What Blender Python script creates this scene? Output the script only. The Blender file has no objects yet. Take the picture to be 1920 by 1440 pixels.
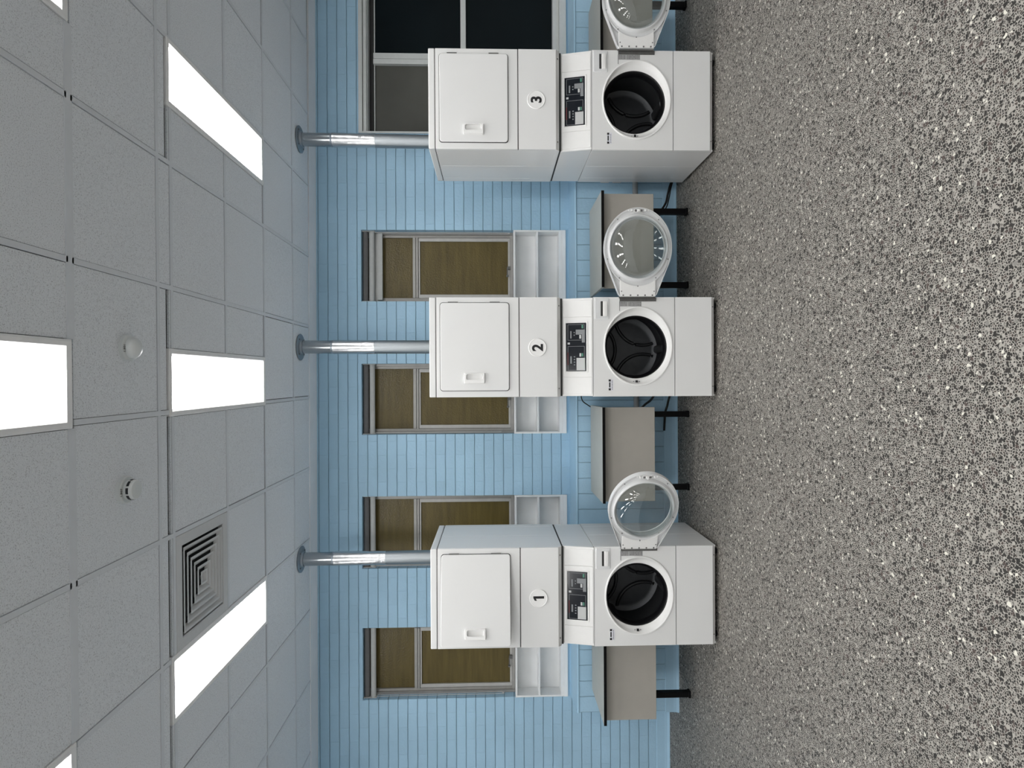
import bpy, bmesh, math, random
from mathutils import Vector, Matrix

rnd = random.Random(7)
C = bpy.context.scene.collection
PI = math.pi

# ------------------------------------------------------------------ materials
def new_mat(name):
    m = bpy.data.materials.new(name); m.use_nodes = True
    nt = m.node_tree
    return m, nt, nt.nodes['Principled BSDF']

def lin(r, g, b):
    f = lambda c: (c / 255 / 12.92) if c / 255 <= .04045 else ((c / 255 + .055) / 1.055) ** 2.4
    return (f(r), f(g), f(b), 1)

def simple(name, col, rough=.5, metal=0.0, spec=.5, noise=0.0, nscale=30, bump=0.0, bscale=200, coat=0.0):
    """Plain procedural material: a little colour variation and a little bump."""
    m, nt, p = new_mat(name)
    N, L = nt.nodes, nt.links
    p.inputs['Roughness'].default_value = rough
    p.inputs['Metallic'].default_value = metal
    p.inputs['Specular IOR Level'].default_value = spec
    p.inputs['Coat Weight'].default_value = coat
    tc = N.new('ShaderNodeTexCoord')
    if noise > 0:
        n = N.new('ShaderNodeTexNoise'); n.inputs['Scale'].default_value = nscale
        n.inputs['Detail'].default_value = 4
        L.new(tc.outputs['Object'], n.inputs['Vector'])
        r = N.new('ShaderNodeValToRGB')
        a, b = 1 - noise, 1 + noise
        r.color_ramp.elements[0].position = .3; r.color_ramp.elements[1].position = .7
        r.color_ramp.elements[0].color = (col[0] * a, col[1] * a, col[2] * a, 1)
        r.color_ramp.elements[1].color = (min(1, col[0] * b), min(1, col[1] * b), min(1, col[2] * b), 1)
        L.new(n.outputs['Fac'], r.inputs['Fac']); L.new(r.outputs['Color'], p.inputs['Base Color'])
    else:
        p.inputs['Base Color'].default_value = col
    if bump > 0:
        n2 = N.new('ShaderNodeTexNoise'); n2.inputs['Scale'].default_value = bscale
        n2.inputs['Detail'].default_value = 3
        L.new(tc.outputs['Object'], n2.inputs['Vector'])
        bp = N.new('ShaderNodeBump'); bp.inputs['Strength'].default_value = bump
        bp.inputs['Distance'].default_value = .002
        L.new(n2.outputs['Fac'], bp.inputs['Height']); L.new(bp.outputs['Normal'], p.inputs['Normal'])
    return m

def brick_mat(name, col, bw, rh, mortar, offset, z0=0.0, dist=.007, perp=.14, mk=.982):
    m, nt, p = new_mat(name)
    N, L = nt.nodes, nt.links
    p.inputs['Roughness'].default_value = .55
    p.inputs['Specular IOR Level'].default_value = .35
    tc = N.new('ShaderNodeTexCoord'); sp = N.new('ShaderNodeSeparateXYZ'); cb = N.new('ShaderNodeCombineXYZ')
    L.new(tc.outputs['Object'], sp.inputs[0])
    ad = N.new('ShaderNodeMath'); ad.operation = 'ADD'; ad.inputs[1].default_value = -z0
    # returns and end faces run along y, so x + y serves as the running length
    ay = N.new('ShaderNodeMath'); ay.operation = 'ADD'
    L.new(sp.outputs['X'], ay.inputs[0]); L.new(sp.outputs['Y'], ay.inputs[1])
    L.new(sp.outputs['Z'], ad.inputs[0])
    L.new(ay.outputs[0], cb.inputs['X']); L.new(ad.outputs[0], cb.inputs['Y'])
    # slightly wavy joints
    wn = N.new('ShaderNodeTexNoise'); wn.inputs['Scale'].default_value = 9; wn.inputs['Detail'].default_value = 2
    L.new(tc.outputs['Object'], wn.inputs['Vector'])
    wm = N.new('ShaderNodeVectorMath'); wm.operation = 'MULTIPLY_ADD'
    wm.inputs[1].default_value = (.006, .006, 0)
    L.new(wn.outputs['Color'], wm.inputs[0]); L.new(cb.outputs[0], wm.inputs[2])
    b = N.new('ShaderNodeTexBrick')
    b.offset = offset; b.offset_frequency = 2; b.squash = 1.0
    b.inputs['Scale'].default_value = 1.0
    b.inputs['Brick Width'].default_value = bw; b.inputs['Row Height'].default_value = rh
    b.inputs['Mortar Size'].default_value = mortar; b.inputs['Mortar Smooth'].default_value = .6
    b.inputs['Bias'].default_value = 0
    c1 = tuple(c * .975 for c in col[:3]) + (1,); c2 = tuple(min(1, c * 1.02) for c in col[:3]) + (1,)
    b.inputs['Color1'].default_value = c1; b.inputs['Color2'].default_value = c2
    b.inputs['Mortar'].default_value = tuple(c * mk for c in col[:3]) + (1,)
    L.new(wm.outputs[0], b.inputs['Vector'])
    n = N.new('ShaderNodeTexNoise'); n.inputs['Scale'].default_value = 2.5; n.inputs['Detail'].default_value = 6
    L.new(tc.outputs['Object'], n.inputs['Vector'])
    r = N.new('ShaderNodeValToRGB'); r.color_ramp.elements[0].color = (.93, .93, .93, 1)
    r.color_ramp.elements[1].color = (1.04, 1.04, 1.04, 1)
    r.color_ramp.elements[0].position = .3; r.color_ramp.elements[1].position = .7
    L.new(n.outputs['Fac'], r.inputs['Fac'])
    mx = N.new('ShaderNodeMix'); mx.data_type = 'RGBA'; mx.blend_type = 'MULTIPLY'; mx.inputs['Factor'].default_value = 1
    L.new(b.outputs['Color'], mx.inputs['A']); L.new(r.outputs['Color'], mx.inputs['B'])
    L.new(mx.outputs['Result'], p.inputs['Base Color'])
    n2 = N.new('ShaderNodeTexNoise'); n2.inputs['Scale'].default_value = 45; n2.inputs['Detail'].default_value = 5
    L.new(tc.outputs['Object'], n2.inputs['Vector'])
    # bed joints: distance to the nearest course line
    sy = N.new('ShaderNodeSeparateXYZ'); L.new(wm.outputs[0], sy.inputs[0])
    pp = N.new('ShaderNodeMath'); pp.operation = 'PINGPONG'; pp.inputs[1].default_value = rh / 2
    L.new(sy.outputs['Y'], pp.inputs[0])
    bj = N.new('ShaderNodeMapRange'); bj.interpolation_type = 'SMOOTHSTEP'
    bj.inputs['From Min'].default_value = .0; bj.inputs['From Max'].default_value = .0045
    bj.inputs['To Min'].default_value = 1; bj.inputs['To Max'].default_value = 0
    L.new(pp.outputs[0], bj.inputs['Value'])
    dk = N.new('ShaderNodeMix'); dk.data_type = 'RGBA'; dk.blend_type = 'MULTIPLY'
    dk.inputs['B'].default_value = (.89, .90, .905, 1)
    L.new(bj.outputs['Result'], dk.inputs['Factor']); L.new(mx.outputs['Result'], dk.inputs['A'])
    L.new(dk.outputs['Result'], p.inputs['Base Color'])
    tot = N.new('ShaderNodeMath'); tot.operation = 'MULTIPLY_ADD'; tot.inputs[1].default_value = perp
    L.new(b.outputs['Fac'], tot.inputs[0]); L.new(bj.outputs['Result'], tot.inputs[2])
    h = N.new('ShaderNodeMath'); h.operation = 'MULTIPLY_ADD'
    h.inputs[1].default_value = -1.0
    hn = N.new('ShaderNodeMath'); hn.operation = 'MULTIPLY'; hn.inputs[1].default_value = .35
    L.new(n2.outputs['Fac'], hn.inputs[0])
    L.new(tot.outputs[0], h.inputs[0]); L.new(hn.outputs[0], h.inputs[2])
    bp = N.new('ShaderNodeBump'); bp.inputs['Strength'].default_value = 1.0; bp.inputs['Distance'].default_value = dist
    L.new(h.outputs[0], bp.inputs['Height']); L.new(bp.outputs['Normal'], p.inputs['Normal'])
    return m

def terrazzo():
    m, nt, p = new_mat('terrazzo')
    N, L = nt.nodes, nt.links
    p.inputs['Roughness'].default_value = .55
    p.inputs['Specular IOR Level'].default_value = .2
    tc = N.new('ShaderNodeTexCoord')
    # distort the coordinates so the chips are angular and irregular
    dn = N.new('ShaderNodeTexNoise'); dn.inputs['Scale'].default_value = 90; dn.inputs['Detail'].default_value = 2
    L.new(tc.outputs['Object'], dn.inputs['Vector'])
    dv = N.new('ShaderNodeVectorMath'); dv.operation = 'MULTIPLY_ADD'; dv.inputs[1].default_value = (.0075, .0075, 0)
    L.new(dn.outputs['Color'], dv.inputs[0]); L.new(tc.outputs['Object'], dv.inputs[2])
    def vor(feature, scale):
        v = N.new('ShaderNodeTexVoronoi'); v.voronoi_dimensions = '2D'; v.feature = feature
        v.inputs['Scale'].default_value = scale; v.inputs['Randomness'].default_value = 1
        L.new(dv.outputs[0], v.inputs['Vector']); return v
    def ramp(stops, interp='LINEAR'):
        r = N.new('ShaderNodeValToRGB'); r.color_ramp.interpolation = interp
        e = r.color_ramp.elements
        e[0].position, e[0].color = stops[0]; e[1].position, e[1].color = stops[1]
        for s in stops[2:]:
            k = e.new(s[0]); k.color = s[1]
        return r
    g = lambda v: (v, v, v, 1)
    matrix = lin(160, 156, 149)
    def mix(fac, a, b):
        x = N.new('ShaderNodeMix'); x.data_type = 'RGBA'
        L.new(fac, x.inputs['Factor'])
        if isinstance(a, tuple): x.inputs['A'].default_value = a
        else: L.new(a, x.inputs['A'])
        if isinstance(b, tuple): x.inputs['B'].default_value = b
        else: L.new(b, x.inputs['B'])
        return x.outputs['Result']
    dark = [(0.0, lin(46, 45, 43)), (.36, lin(54, 52, 50)), (.68, lin(72, 65, 61)), (.82, lin(112, 109, 105)),
            (.91, lin(160, 156, 149))]
    # small chips
    e1, c1 = vor('DISTANCE_TO_EDGE', 112), vor('F1', 112)
    m1 = ramp([(.115, g(0)), (.16, g(1))]); vn = N.new('ShaderNodeTexNoise'); vn.inputs['Scale'].default_value = 75; vn.inputs['Detail'].default_value = 1
    L.new(tc.outputs['Object'], vn.inputs['Vector'])
    va = N.new('ShaderNodeMath'); va.operation = 'MULTIPLY_ADD'; va.inputs[1].default_value = .34; va.inputs[2].default_value = -.17
    L.new(vn.outputs['Fac'], va.inputs[0])
    vb = N.new('ShaderNodeMath'); vb.operation = 'ADD'
    L.new(va.outputs[0], vb.inputs[0]); L.new(e1.outputs['Distance'], vb.inputs[1])
    L.new(vb.outputs[0], m1.inputs['Fac'])
    s1 = N.new('ShaderNodeSeparateColor'); L.new(c1.outputs['Color'], s1.inputs[0])
    k1 = ramp(dark, 'CONSTANT'); L.new(s1.outputs[0], k1.inputs['Fac'])
    col = mix(m1.outputs['Color'], matrix, k1.outputs['Color'])
    # medium chips on top, only some cells
    e2, c2 = vor('DISTANCE_TO_EDGE', 66), vor('F1', 66)
    s2 = N.new('ShaderNodeSeparateColor'); L.new(c2.outputs['Color'], s2.inputs[0])
    m2 = ramp([(.13, g(0)), (.18, g(1))]); L.new(e2.outputs['Distance'], m2.inputs['Fac'])
    sel = N.new('ShaderNodeMath'); sel.operation = 'GREATER_THAN'; sel.inputs[1].default_value = .74
    L.new(s2.outputs[1], sel.inputs[0])
    mm = N.new('ShaderNodeMath'); mm.operation = 'MULTIPLY'
    L.new(m2.outputs['Color'], mm.inputs[0]); L.new(sel.outputs[0], mm.inputs[1])
    k2 = ramp([(0, lin(46, 45, 43)), (.45, lin(54, 52, 50)), (.78, lin(80, 71, 68)), (.90, lin(130, 128, 123))], 'CONSTANT')
    L.new(s2.outputs[0], k2.inputs['Fac'])
    col = mix(mm.outputs[0], col, k2.outputs['Color'])
    # sparse cream marble chips
    e3, c3 = vor('DISTANCE_TO_EDGE', 64), vor('F1', 64)
    s3 = N.new('ShaderNodeSeparateColor'); L.new(c3.outputs['Color'], s3.inputs[0])
    sel3 = N.new('ShaderNodeMath'); sel3.operation = 'GREATER_THAN'; sel3.inputs[1].default_value = .968
    L.new(s3.outputs[2], sel3.inputs[0])
    m3 = ramp([(.16, g(0)), (.24, g(1))]); L.new(e3.outputs['Distance'], m3.inputs['Fac'])
    mm3 = N.new('ShaderNodeMath'); mm3.operation = 'MULTIPLY'
    L.new(m3.outputs['Color'], mm3.inputs[0]); L.new(sel3.outputs[0], mm3.inputs[1])
    col = mix(mm3.outputs[0], col, lin(212, 209, 198))
    L.new(col, p.inputs['Base Color'])
    return m

def tile_mat():
    m, nt, p = new_mat('ceiling_tile')
    N, L = nt.nodes, nt.links
    p.inputs['Roughness'].default_value = .9; p.inputs['Specular IOR Level'].default_value = .15
    tc = N.new('ShaderNodeTexCoord')
    n = N.new('ShaderNodeTexNoise'); n.inputs['Scale'].default_value = 240; n.inputs['Detail'].default_value = 3
    L.new(tc.outputs['Object'], n.inputs['Vector'])
    r = N.new('ShaderNodeValToRGB'); e = r.color_ramp.elements
    e[0].position = .30; e[0].color = (.50, .52, .55, 1)
    e[1].position = .44; e[1].color = (.81, .845, .89, 1)
    k = e.new(.72); k.color = (.88, .915, .95, 1)
    L.new(n.outputs['Fac'], r.inputs['Fac'])
    L.new(r.outputs['Color'], p.inputs['Base Color'])
    bp = N.new('ShaderNodeBump'); bp.inputs['Strength'].default_value = .35; bp.inputs['Distance'].default_value = .002
    L.new(n.outputs['Fac'], bp.inputs['Height']); L.new(bp.outputs['Normal'], p.inputs['Normal'])
    return m

def glass_mat():
    """Clear glass bowl: sees straight through, mirrors by Fresnel."""
    m, nt, p = new_mat('clear_bowl')
    N, L = nt.nodes, nt.links
    N.remove(p)
    out = N['Material Output']
    t = N.new('ShaderNodeBsdfTransparent'); t.inputs['Color'].default_value = (.90, .92, .92, 1)
    g = N.new('ShaderNodeBsdfGlossy'); g.inputs['Roughness'].default_value = .02
    lw = N.new('ShaderNodeLayerWeight'); lw.inputs['Blend'].default_value = .5
    pw = N.new('ShaderNodeMath'); pw.operation = 'POWER'; pw.inputs[1].default_value = 4
    L.new(lw.outputs['Facing'], pw.inputs[0])
    f = N.new('ShaderNodeMath'); f.operation = 'MULTIPLY_ADD'; f.inputs[1].default_value = .90; f.inputs[2].default_value = .07
    L.new(pw.outputs[0], f.inputs[0])
    mx = N.new('ShaderNodeMixShader')
    L.new(f.outputs[0], mx.inputs[0]); L.new(t.outputs[0], mx.inputs[1]); L.new(g.outputs[0], mx.inputs[2])
    L.new(mx.outputs[0], out.inputs['Surface'])
    return m

def amber_mat():
    m, nt, p = new_mat('amber_obscure_glass')
    N, L = nt.nodes, nt.links
    p.inputs['Roughness'].default_value = .3
    p.inputs['Specular IOR Level'].default_value = .3
    tc = N.new('ShaderNodeTexCoord')
    v = N.new('ShaderNodeTexVoronoi'); v.feature = 'SMOOTH_F1'; v.inputs['Scale'].default_value = 95
    L.new(tc.outputs['Object'], v.inputs['Vector'])
    n = N.new('ShaderNodeTexNoise'); n.inputs['Scale'].default_value = 3
    mp = N.new('ShaderNodeMapping'); mp.inputs['Scale'].default_value = (1, 1, 9)
    L.new(tc.outputs['Object'], mp.inputs['Vector']); L.new(mp.outputs[0], n.inputs['Vector'])
    r = N.new('ShaderNodeValToRGB')
    r.color_ramp.elements[0].position = .25; r.color_ramp.elements[0].color = lin(84, 73, 38)
    r.color_ramp.elements[1].position = .75; r.color_ramp.elements[1].color = lin(104, 91, 50)
    L.new(n.outputs['Fac'], r.inputs['Fac']); L.new(r.outputs['Color'], p.inputs['Base Color'])
    bp = N.new('ShaderNodeBump'); bp.inputs['Strength'].default_value = .6; bp.inputs['Distance'].default_value = .003
    L.new(v.outputs['Distance'], bp.inputs['Height']); L.new(bp.outputs['Normal'], p.inputs['Normal'])
    return m

def galv(name, rough, bump, bscale, stretch=(1, 1, 1), col=(.60, .63, .65)):
    m, nt, p = new_mat(name)
    N, L = nt.nodes, nt.links
    p.inputs['Metallic'].default_value = 1; p.inputs['Roughness'].default_value = rough
    p.inputs['Base Color'].default_value = (*col, 1)
    tc = N.new('ShaderNodeTexCoord'); mp = N.new('ShaderNodeMapping'); mp.inputs['Scale'].default_value = stretch
    L.new(tc.outputs['Object'], mp.inputs['Vector'])
    n = N.new('ShaderNodeTexNoise'); n.inputs['Scale'].default_value = bscale; n.inputs['Detail'].default_value = 4
    L.new(mp.outputs[0], n.inputs['Vector'])
    bp = N.new('ShaderNodeBump'); bp.inputs['Strength'].default_value = bump; bp.inputs['Distance'].default_value = .004
    L.new(n.outputs['Fac'], bp.inputs['Height']); L.new(bp.outputs['Normal'], p.inputs['Normal'])
    return m

def emit_mat(name, col, strength):
    m, nt, p = new_mat(name)
    p.inputs['Base Color'].default_value = (.9, .9, .9, 1)
    p.inputs['Emission Color'].default_value = col
    p.inputs['Emission Strength'].default_value = strength
    return m

BLUE = (.405, .625, .80, 1)
M = {}
M['brick'] = brick_mat('painted_brick', BLUE, .24, .0855, .0035, .5, z0=.018)
M['dado'] = brick_mat('painted_block', BLUE, .1315, .90, .0035, 0.0, z0=.04, perp=1.0, mk=.80)
M['blue'] = simple('blue_paint', BLUE, .5, noise=.03, nscale=6, bump=.3, bscale=60)
M['floor'] = terrazzo()
M['tile'] = tile_mat()
M['tbar'] = simple('ceiling_grid_white', (.74, .77, .81, 1), .5, noise=.02)
M['dark'] = simple('void_dark', (.012, .012, .013, 1), .9, noise=.1)
M['plaster'] = simple('margin_plaster', (.86, .88, .91, 1), .8, noise=.03, nscale=4)
M['pale_wall'] = simple('pale_wall_paint', (.80, .82, .83, 1), .7, noise=.03, nscale=3)
M['enamel'] = simple('white_enamel', (.775, .78, .775, 1), .32, noise=.008, nscale=3, bump=.03, bscale=400)
M['enamel_side'] = simple('white_enamel_side', (.78, .785, .78, 1), .16, noise=.008, nscale=3)
M['plastic'] = simple('white_plastic', (.84, .84, .83, 1), .3, noise=.008)
M['plastic_rim'] = simple('pale_plastic_rim', (.72, .73, .735, 1), .18, noise=.01)
M['disc'] = simple('disc_plastic', (.88, .88, .87, 1), .4, noise=.01)
M['black'] = simple('black_ink', (.006, .006, .007, 1), .5, noise=.05)
M['rubber'] = simple('black_rubber', (.005, .005, .006, 1), .35, spec=.3, noise=.1)
M['drum'] = simple('drum_steel', (.055, .058, .062, 1), .38, metal=.6, noise=.1, nscale=20)
M['drum_band'] = simple('drum_band_dark', (.012, .013, .015, 1), .4, noise=.1)
M['screen'] = simple('display_black', (.006, .008, .013, 1), .12, noise=.05)
M['line_grey'] = simple('display_line_grey', (.22, .23, .24, 1), .4, noise=.02)
M['pad_grey'] = simple('display_pad_grey', (.22, .23, .24, 1), .4, noise=.02)
M['pad_pale'] = simple('display_pad_pale', (.52, .53, .53, 1), .4, noise=.02)
M['pad_green'] = simple('display_green', (.06, .20, .14, 1), .4, noise=.02)
M['pad_red'] = simple('display_red', (.10, .012, .014, 1), .4, noise=.02)
M['label_grey'] = simple('label_grey', (.40, .40, .40, 1), .5, noise=.02)
M['label_white'] = simple('label_white', (.72, .73, .78, 1), .4, noise=.02)
M['steel'] = simple('hinge_steel', (.16, .16, .155, 1), .4, metal=.7, noise=.1, nscale=60)
M['screw'] = simple('screw_steel', (.20, .20, .20, 1), .4, metal=.6, noise=.05)
M['gap'] = simple('gap_shadow_gasket', (.03, .03, .03, 1), .8, noise=.05)  # near-black for painted shade in seams and slots, and the dryer door gasket
M['glass'] = glass_mat()
M['amber'] = amber_mat()
M['alu'] = simple('window_aluminium', (.36, .35, .33, 1), .4, metal=.25, noise=.05, nscale=20)
M['alu_pale'] = simple('window_aluminium_pale', (.50, .49, .47, 1), .4, metal=.15, noise=.05, nscale=20)
M['wframe'] = simple('window_frame_white', (.62, .64, .63, 1), .4, noise=.03)
M['night'] = simple('night_glass', (.004, .008, .010, 1), .3, spec=.12, noise=.15, nscale=2)
M['screenmesh'] = simple('night_glass_mesh', (.085, .085, .075, 1), .6, spec=.3, noise=.15, nscale=2.0)
M['blind_dark'] = simple('blind_fabric_grey', (.13, .13, .13, 1), .8, noise=.05)
M['blind_pale'] = simple('blind_fabric_pale', (.50, .51, .50, 1), .7, noise=.04)
M['chain'] = simple('blind_chain', (.62, .62, .60, 1), .4, noise=.03)
M['shelf'] = simple('shelf_white_paint', (.87, .885, .89, 1), .5, noise=.03, nscale=8, bump=.2, bscale=40)
M['laminate'] = simple('table_laminate_grey', lin(176, 178, 172), .45, noise=.03, nscale=12)
M['apron'] = simple('table_apron_grey', lin(168, 164, 156), .5, noise=.03, nscale=8)
M['blackmetal'] = simple('black_metal', (.003, .003, .004, 1), .45, spec=.15, noise=.1)
M['edge'] = simple('black_edge_band', (.003, .003, .003, 1), .6, spec=.12, noise=.1)
M['galv'] = galv('galvanised_pipe', .20, .05, 10, (1, 1, 1), (.44, .47, .49))
M['galv_dull'] = galv('galvanised_pipe_dull', .36, .25, 30, (8, 8, .6), (.40, .43, .45))
M['foil'] = galv('foil_tape', .25, .7, 26, (1, 1, .8), (.66, .67, .68))
M['flange'] = galv('flange_metal', .5, .1, 20, (1, 1, 1), (.34, .38, .42))
M['pvc'] = simple('grey_pvc', (.34, .36, .37, 1), .5, noise=.03)
M['socket'] = simple('socket_white', (.62, .64, .66, 1), .4, noise=.02)
M['vent'] = simple('vent_white', (.66, .67, .68, 1), .5, noise=.02)
M['detector'] = simple('detector_white', (.70, .73, .73, 1), .3, noise=.01)
M['lightframe'] = simple('light_frame_white', (.93, .93, .93, 1), .35, noise=.02)
M['diffuser'] = emit_mat('light_diffuser', (1.0, .985, .968, 1), 9.0)

# ------------------------------------------------------------------ mesh helpers
def link(name, bm, mat, parent=None, loc=(0, 0, 0), rotz=0.0, smooth=None, bevel=0.0, recalc=True, seg=2):
    if recalc: bmesh.ops.recalc_face_normals(bm, faces=bm.faces)
    me = bpy.data.meshes.new(name); bm.to_mesh(me); bm.free()
    if isinstance(mat, (list, tuple)):
        for k in mat: me.materials.append(k)
    else: me.materials.append(mat)
    if smooth is not None:
        for p in me.polygons: p.use_smooth = True
        me.set_sharp_from_angle(angle=math.radians(smooth))
    o = bpy.data.objects.new(name, me); C.objects.link(o)
    if parent is not None: o.parent = parent
    o.location = loc; o.rotation_euler = (0, 0, rotz)
    if bevel > 0:
        b = o.modifiers.new('bevel', 'BEVEL'); b.width = bevel; b.segments = seg; b.limit_method = 'ANGLE'
        b.angle_limit = math.radians(40)
        if smooth is None:
            for p in me.polygons: p.use_smooth = True
            me.set_sharp_from_angle(angle=math.radians(50))
            b.harden_normals = False
    return o

def empty(name, loc=(0, 0, 0), rotz=0.0, parent=None):
    o = bpy.data.objects.new(name, None); C.objects.link(o)
    o.empty_display_size = .1
    o.location = loc; o.rotation_euler = (0, 0, rotz)
    if parent is not None: o.parent = parent
    return o

def tag(o, label=None, cat=None, group=None, kind=None):
    if label: o['label'] = label
    if cat: o['category'] = cat
    if group: o['group'] = group
    if kind: o['kind'] = kind
    return o

def box(bm, x0, x1, y0, y1, z0, z1, mi=0):
    v = [bm.verts.new(p) for p in ((x0, y0, z0), (x1, y0, z0), (x1, y1, z0), (x0, y1, z0),
                                   (x0, y0, z1), (x1, y0, z1), (x1, y1, z1), (x0, y1, z1))]
    for f in ((3, 2, 1, 0), (4, 5, 6, 7), (0, 1, 5, 4), (1, 2, 6, 5), (2, 3, 7, 6), (3, 0, 4, 7)):
        bm.faces.new([v[i] for i in f]).material_index = mi

def boxes(*bs):
    bm = bmesh.new()
    for b in bs: box(bm, *b)
    return bm

def prism(bm, pts, f0, f1):
    """pts: 2D outline; f0/f1 map an outline point to 3D at the two ends."""
    a = [bm.verts.new(f0(*p)) for p in pts]; b = [bm.verts.new(f1(*p)) for p in pts]
    n = len(pts)
    bm.faces.new(a); bm.faces.new(list(reversed(b)))
    for i in range(n):
        bm.faces.new([a[i], a[(i + 1) % n], b[(i + 1) % n], b[i]])

def rrect(x0, x1, z0, z1, r, n=6):
    out = []
    for cx, cz, a0 in ((x1 - r, z1 - r, 0), (x0 + r, z1 - r, 90), (x0 + r, z0 + r, 180), (x1 - r, z0 + r, 270)):
        for k in range(n + 1):
            a = math.radians(a0 + 90 * k / n)
            out.append((cx + r * math.cos(a), cz + r * math.sin(a)))
    return out

def loft(bm, rings, close_first=False, close_last=False, mi=0):
    R = [[bm.verts.new(p) for p in ring] for ring in rings]
    n = len(R[0])
    for i in range(len(R) - 1):
        for k in range(n):
            bm.faces.new([R[i][k], R[i][(k + 1) % n], R[i + 1][(k + 1) % n], R[i + 1][k]]).material_index = mi
    if close_first: bm.faces.new(list(reversed(R[0])))
    if close_last: bm.faces.new(R[-1])
    return R

def ell(a, b, cx, cz, y, n=72):
    """ellipse in an x-z plane at depth y"""
    return [(cx + a * math.cos(2 * PI * k / n), y, cz + b * math.sin(2 * PI * k / n)) for k in range(n)]

def circ(r, cx, cy, z, n=48):
    return [(cx + r * math.cos(2 * PI * k / n), cy + r * math.sin(2 * PI * k / n), z) for k in range(n)]

def tube(bm, pts, r, n=10, cap=True):
    pts = [Vector(p) for p in pts]; rings = []
    up = Vector((0, 0, 1))
    for i, p in enumerate(pts):
        d = (pts[min(i + 1, len(pts) - 1)] - pts[max(i - 1, 0)]).normalized()
        ref = up if abs(d.dot(up)) < .95 else Vector((1, 0, 0))
        u = d.cross(ref).normalized(); w = d.cross(u).normalized()
        rings.append([p + r * (math.cos(2 * PI * k / n) * u + math.sin(2 * PI * k / n) * w) for k in range(n)])
    loft(bm, rings, cap, cap)

def smoothpath(pts, k=8):
    """Catmull-Rom through the points"""
    P = [Vector(p) for p in pts]; P = [2 * P[0] - P[1]] + P + [2 * P[-1] - P[-2]]
    out = []
    for i in range(1, len(P) - 2):
        for j in range(k):
            t = j / k
            a, b, c, d = P[i - 1], P[i], P[i + 1], P[i + 2]
            out.append(.5 * ((2 * b) + (c - a) * t + (2 * a - 5 * b + 4 * c - d) * t * t + (3 * b - a - 3 * c + d) * t ** 3))
    out.append(P[-2]); return out

def panel_hole(bm, x0, x1, z0, z1, a, b, cx, cz, y0, y1, n=96):
    """a plate with an elliptical hole; y0 is its front"""
    ang = [2 * PI * k / n for k in range(n)]
    for px, pz in ((x0, z0), (x1, z0), (x1, z1), (x0, z1)):
        t = math.atan2((pz - cz) / b, (px - cx) / a) % (2 * PI)
        i = min(range(n), key=lambda q: min(abs(ang[q] - t), 2 * PI - abs(ang[q] - t)))
        ang[i] = t
    I, O = [], []
    for t in ang:
        dx, dz = a * math.cos(t), b * math.sin(t)
        I.append((cx + dx, cz + dz))
        s = 1e9
        if dx > 1e-9: s = min(s, (x1 - cx) / dx)
        if dx < -1e-9: s = min(s, (x0 - cx) / dx)
        if dz > 1e-9: s = min(s, (z1 - cz) / dz)
        if dz < -1e-9: s = min(s, (z0 - cz) / dz)
        O.append((cx + dx * s, cz + dz * s))
    vI0 = [bm.verts.new((p[0], y0, p[1])) for p in I]; vO0 = [bm.verts.new((p[0], y0, p[1])) for p in O]
    vI1 = [bm.verts.new((p[0], y1, p[1])) for p in I]; vO1 = [bm.verts.new((p[0], y1, p[1])) for p in O]
    for k in range(n):
        j = (k + 1) % n
        bm.faces.new([vO0[k], vO0[j], vI0[j], vI0[k]])
        bm.faces.new([vI1[k], vI1[j], vO1[j], vO1[k]])
        bm.faces.new([vI0[k], vI0[j], vI1[j], vI1[k]])
        bm.faces.new([vO0[j], vO0[k], vO1[k], vO1[j]])

def text_mesh(name, s, size, mat, parent, M4, extrude=.0006, offset=0.0):
    cu = bpy.data.curves.new(name, 'FONT'); cu.body = s; cu.size = size
    cu.align_x = 'CENTER'; cu.align_y = 'CENTER'; cu.extrude = extrude; cu.offset = offset
    t = bpy.data.objects.new(name + '_tmp', cu); C.objects.link(t)
    bpy.context.view_layer.update()
    me = bpy.data.meshes.new_from_object(t.evaluated_get(bpy.context.evaluated_depsgraph_get()))
    bpy.data.objects.remove(t); bpy.data.curves.remove(cu)
    me.name = name; me.materials.clear(); me.materials.append(mat)
    xs = [v.co.x for v in me.vertices]; ys = [v.co.y for v in me.vertices]
    sh = Matrix.Translation((-(max(xs) + min(xs)) / 2, -(max(ys) + min(ys)) / 2, 0))
    me.transform(M4 @ sh)
    o = bpy.data.objects.new(name, me); C.objects.link(o)
    o.parent = parent
    return o

def struct(name, bm, mat, **k):
    o = link(name, bm, mat, **k); o['kind'] = 'structure'; return o

# ------------------------------------------------------------------ room shell
WY, DY, HC = 5.40, 5.118, 3.112          # wall face, ledge-wall face, ceiling
XL, XR, YB = -4.6, 5.2, -3.2
LX = -2.755                               # left end of the projecting lower wall
WIN = [(-2.757, -2.125), (-1.604, -.968), (-.424, .203), (.752, 1.384)]
W5 = (2.236, 4.35)

bm = bmesh.new(); box(bm, XL - .2, XR + .2, YB - .2, WY + .35, -.1, 0)
struct('floor', bm, M['floor'])

# back wall: boxes around the five openings
bm = bmesh.new()
zb, zt = .905, 2.717
xs = [XL - .2]
for a, b in WIN + [W5]: xs += [a, b]
xs.append(XR + .2)
for i in range(0, len(xs), 2):
    box(bm, xs[i], xs[i + 1], WY, WY + .3, zb, zt)
box(bm, xs[0], xs[-1], WY, WY + .3, zt, HC + .1)
box(bm, xs[0], xs[-1], WY, WY + .3, 0, zb)
struct('wall_back', bm, M['brick'])
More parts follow.
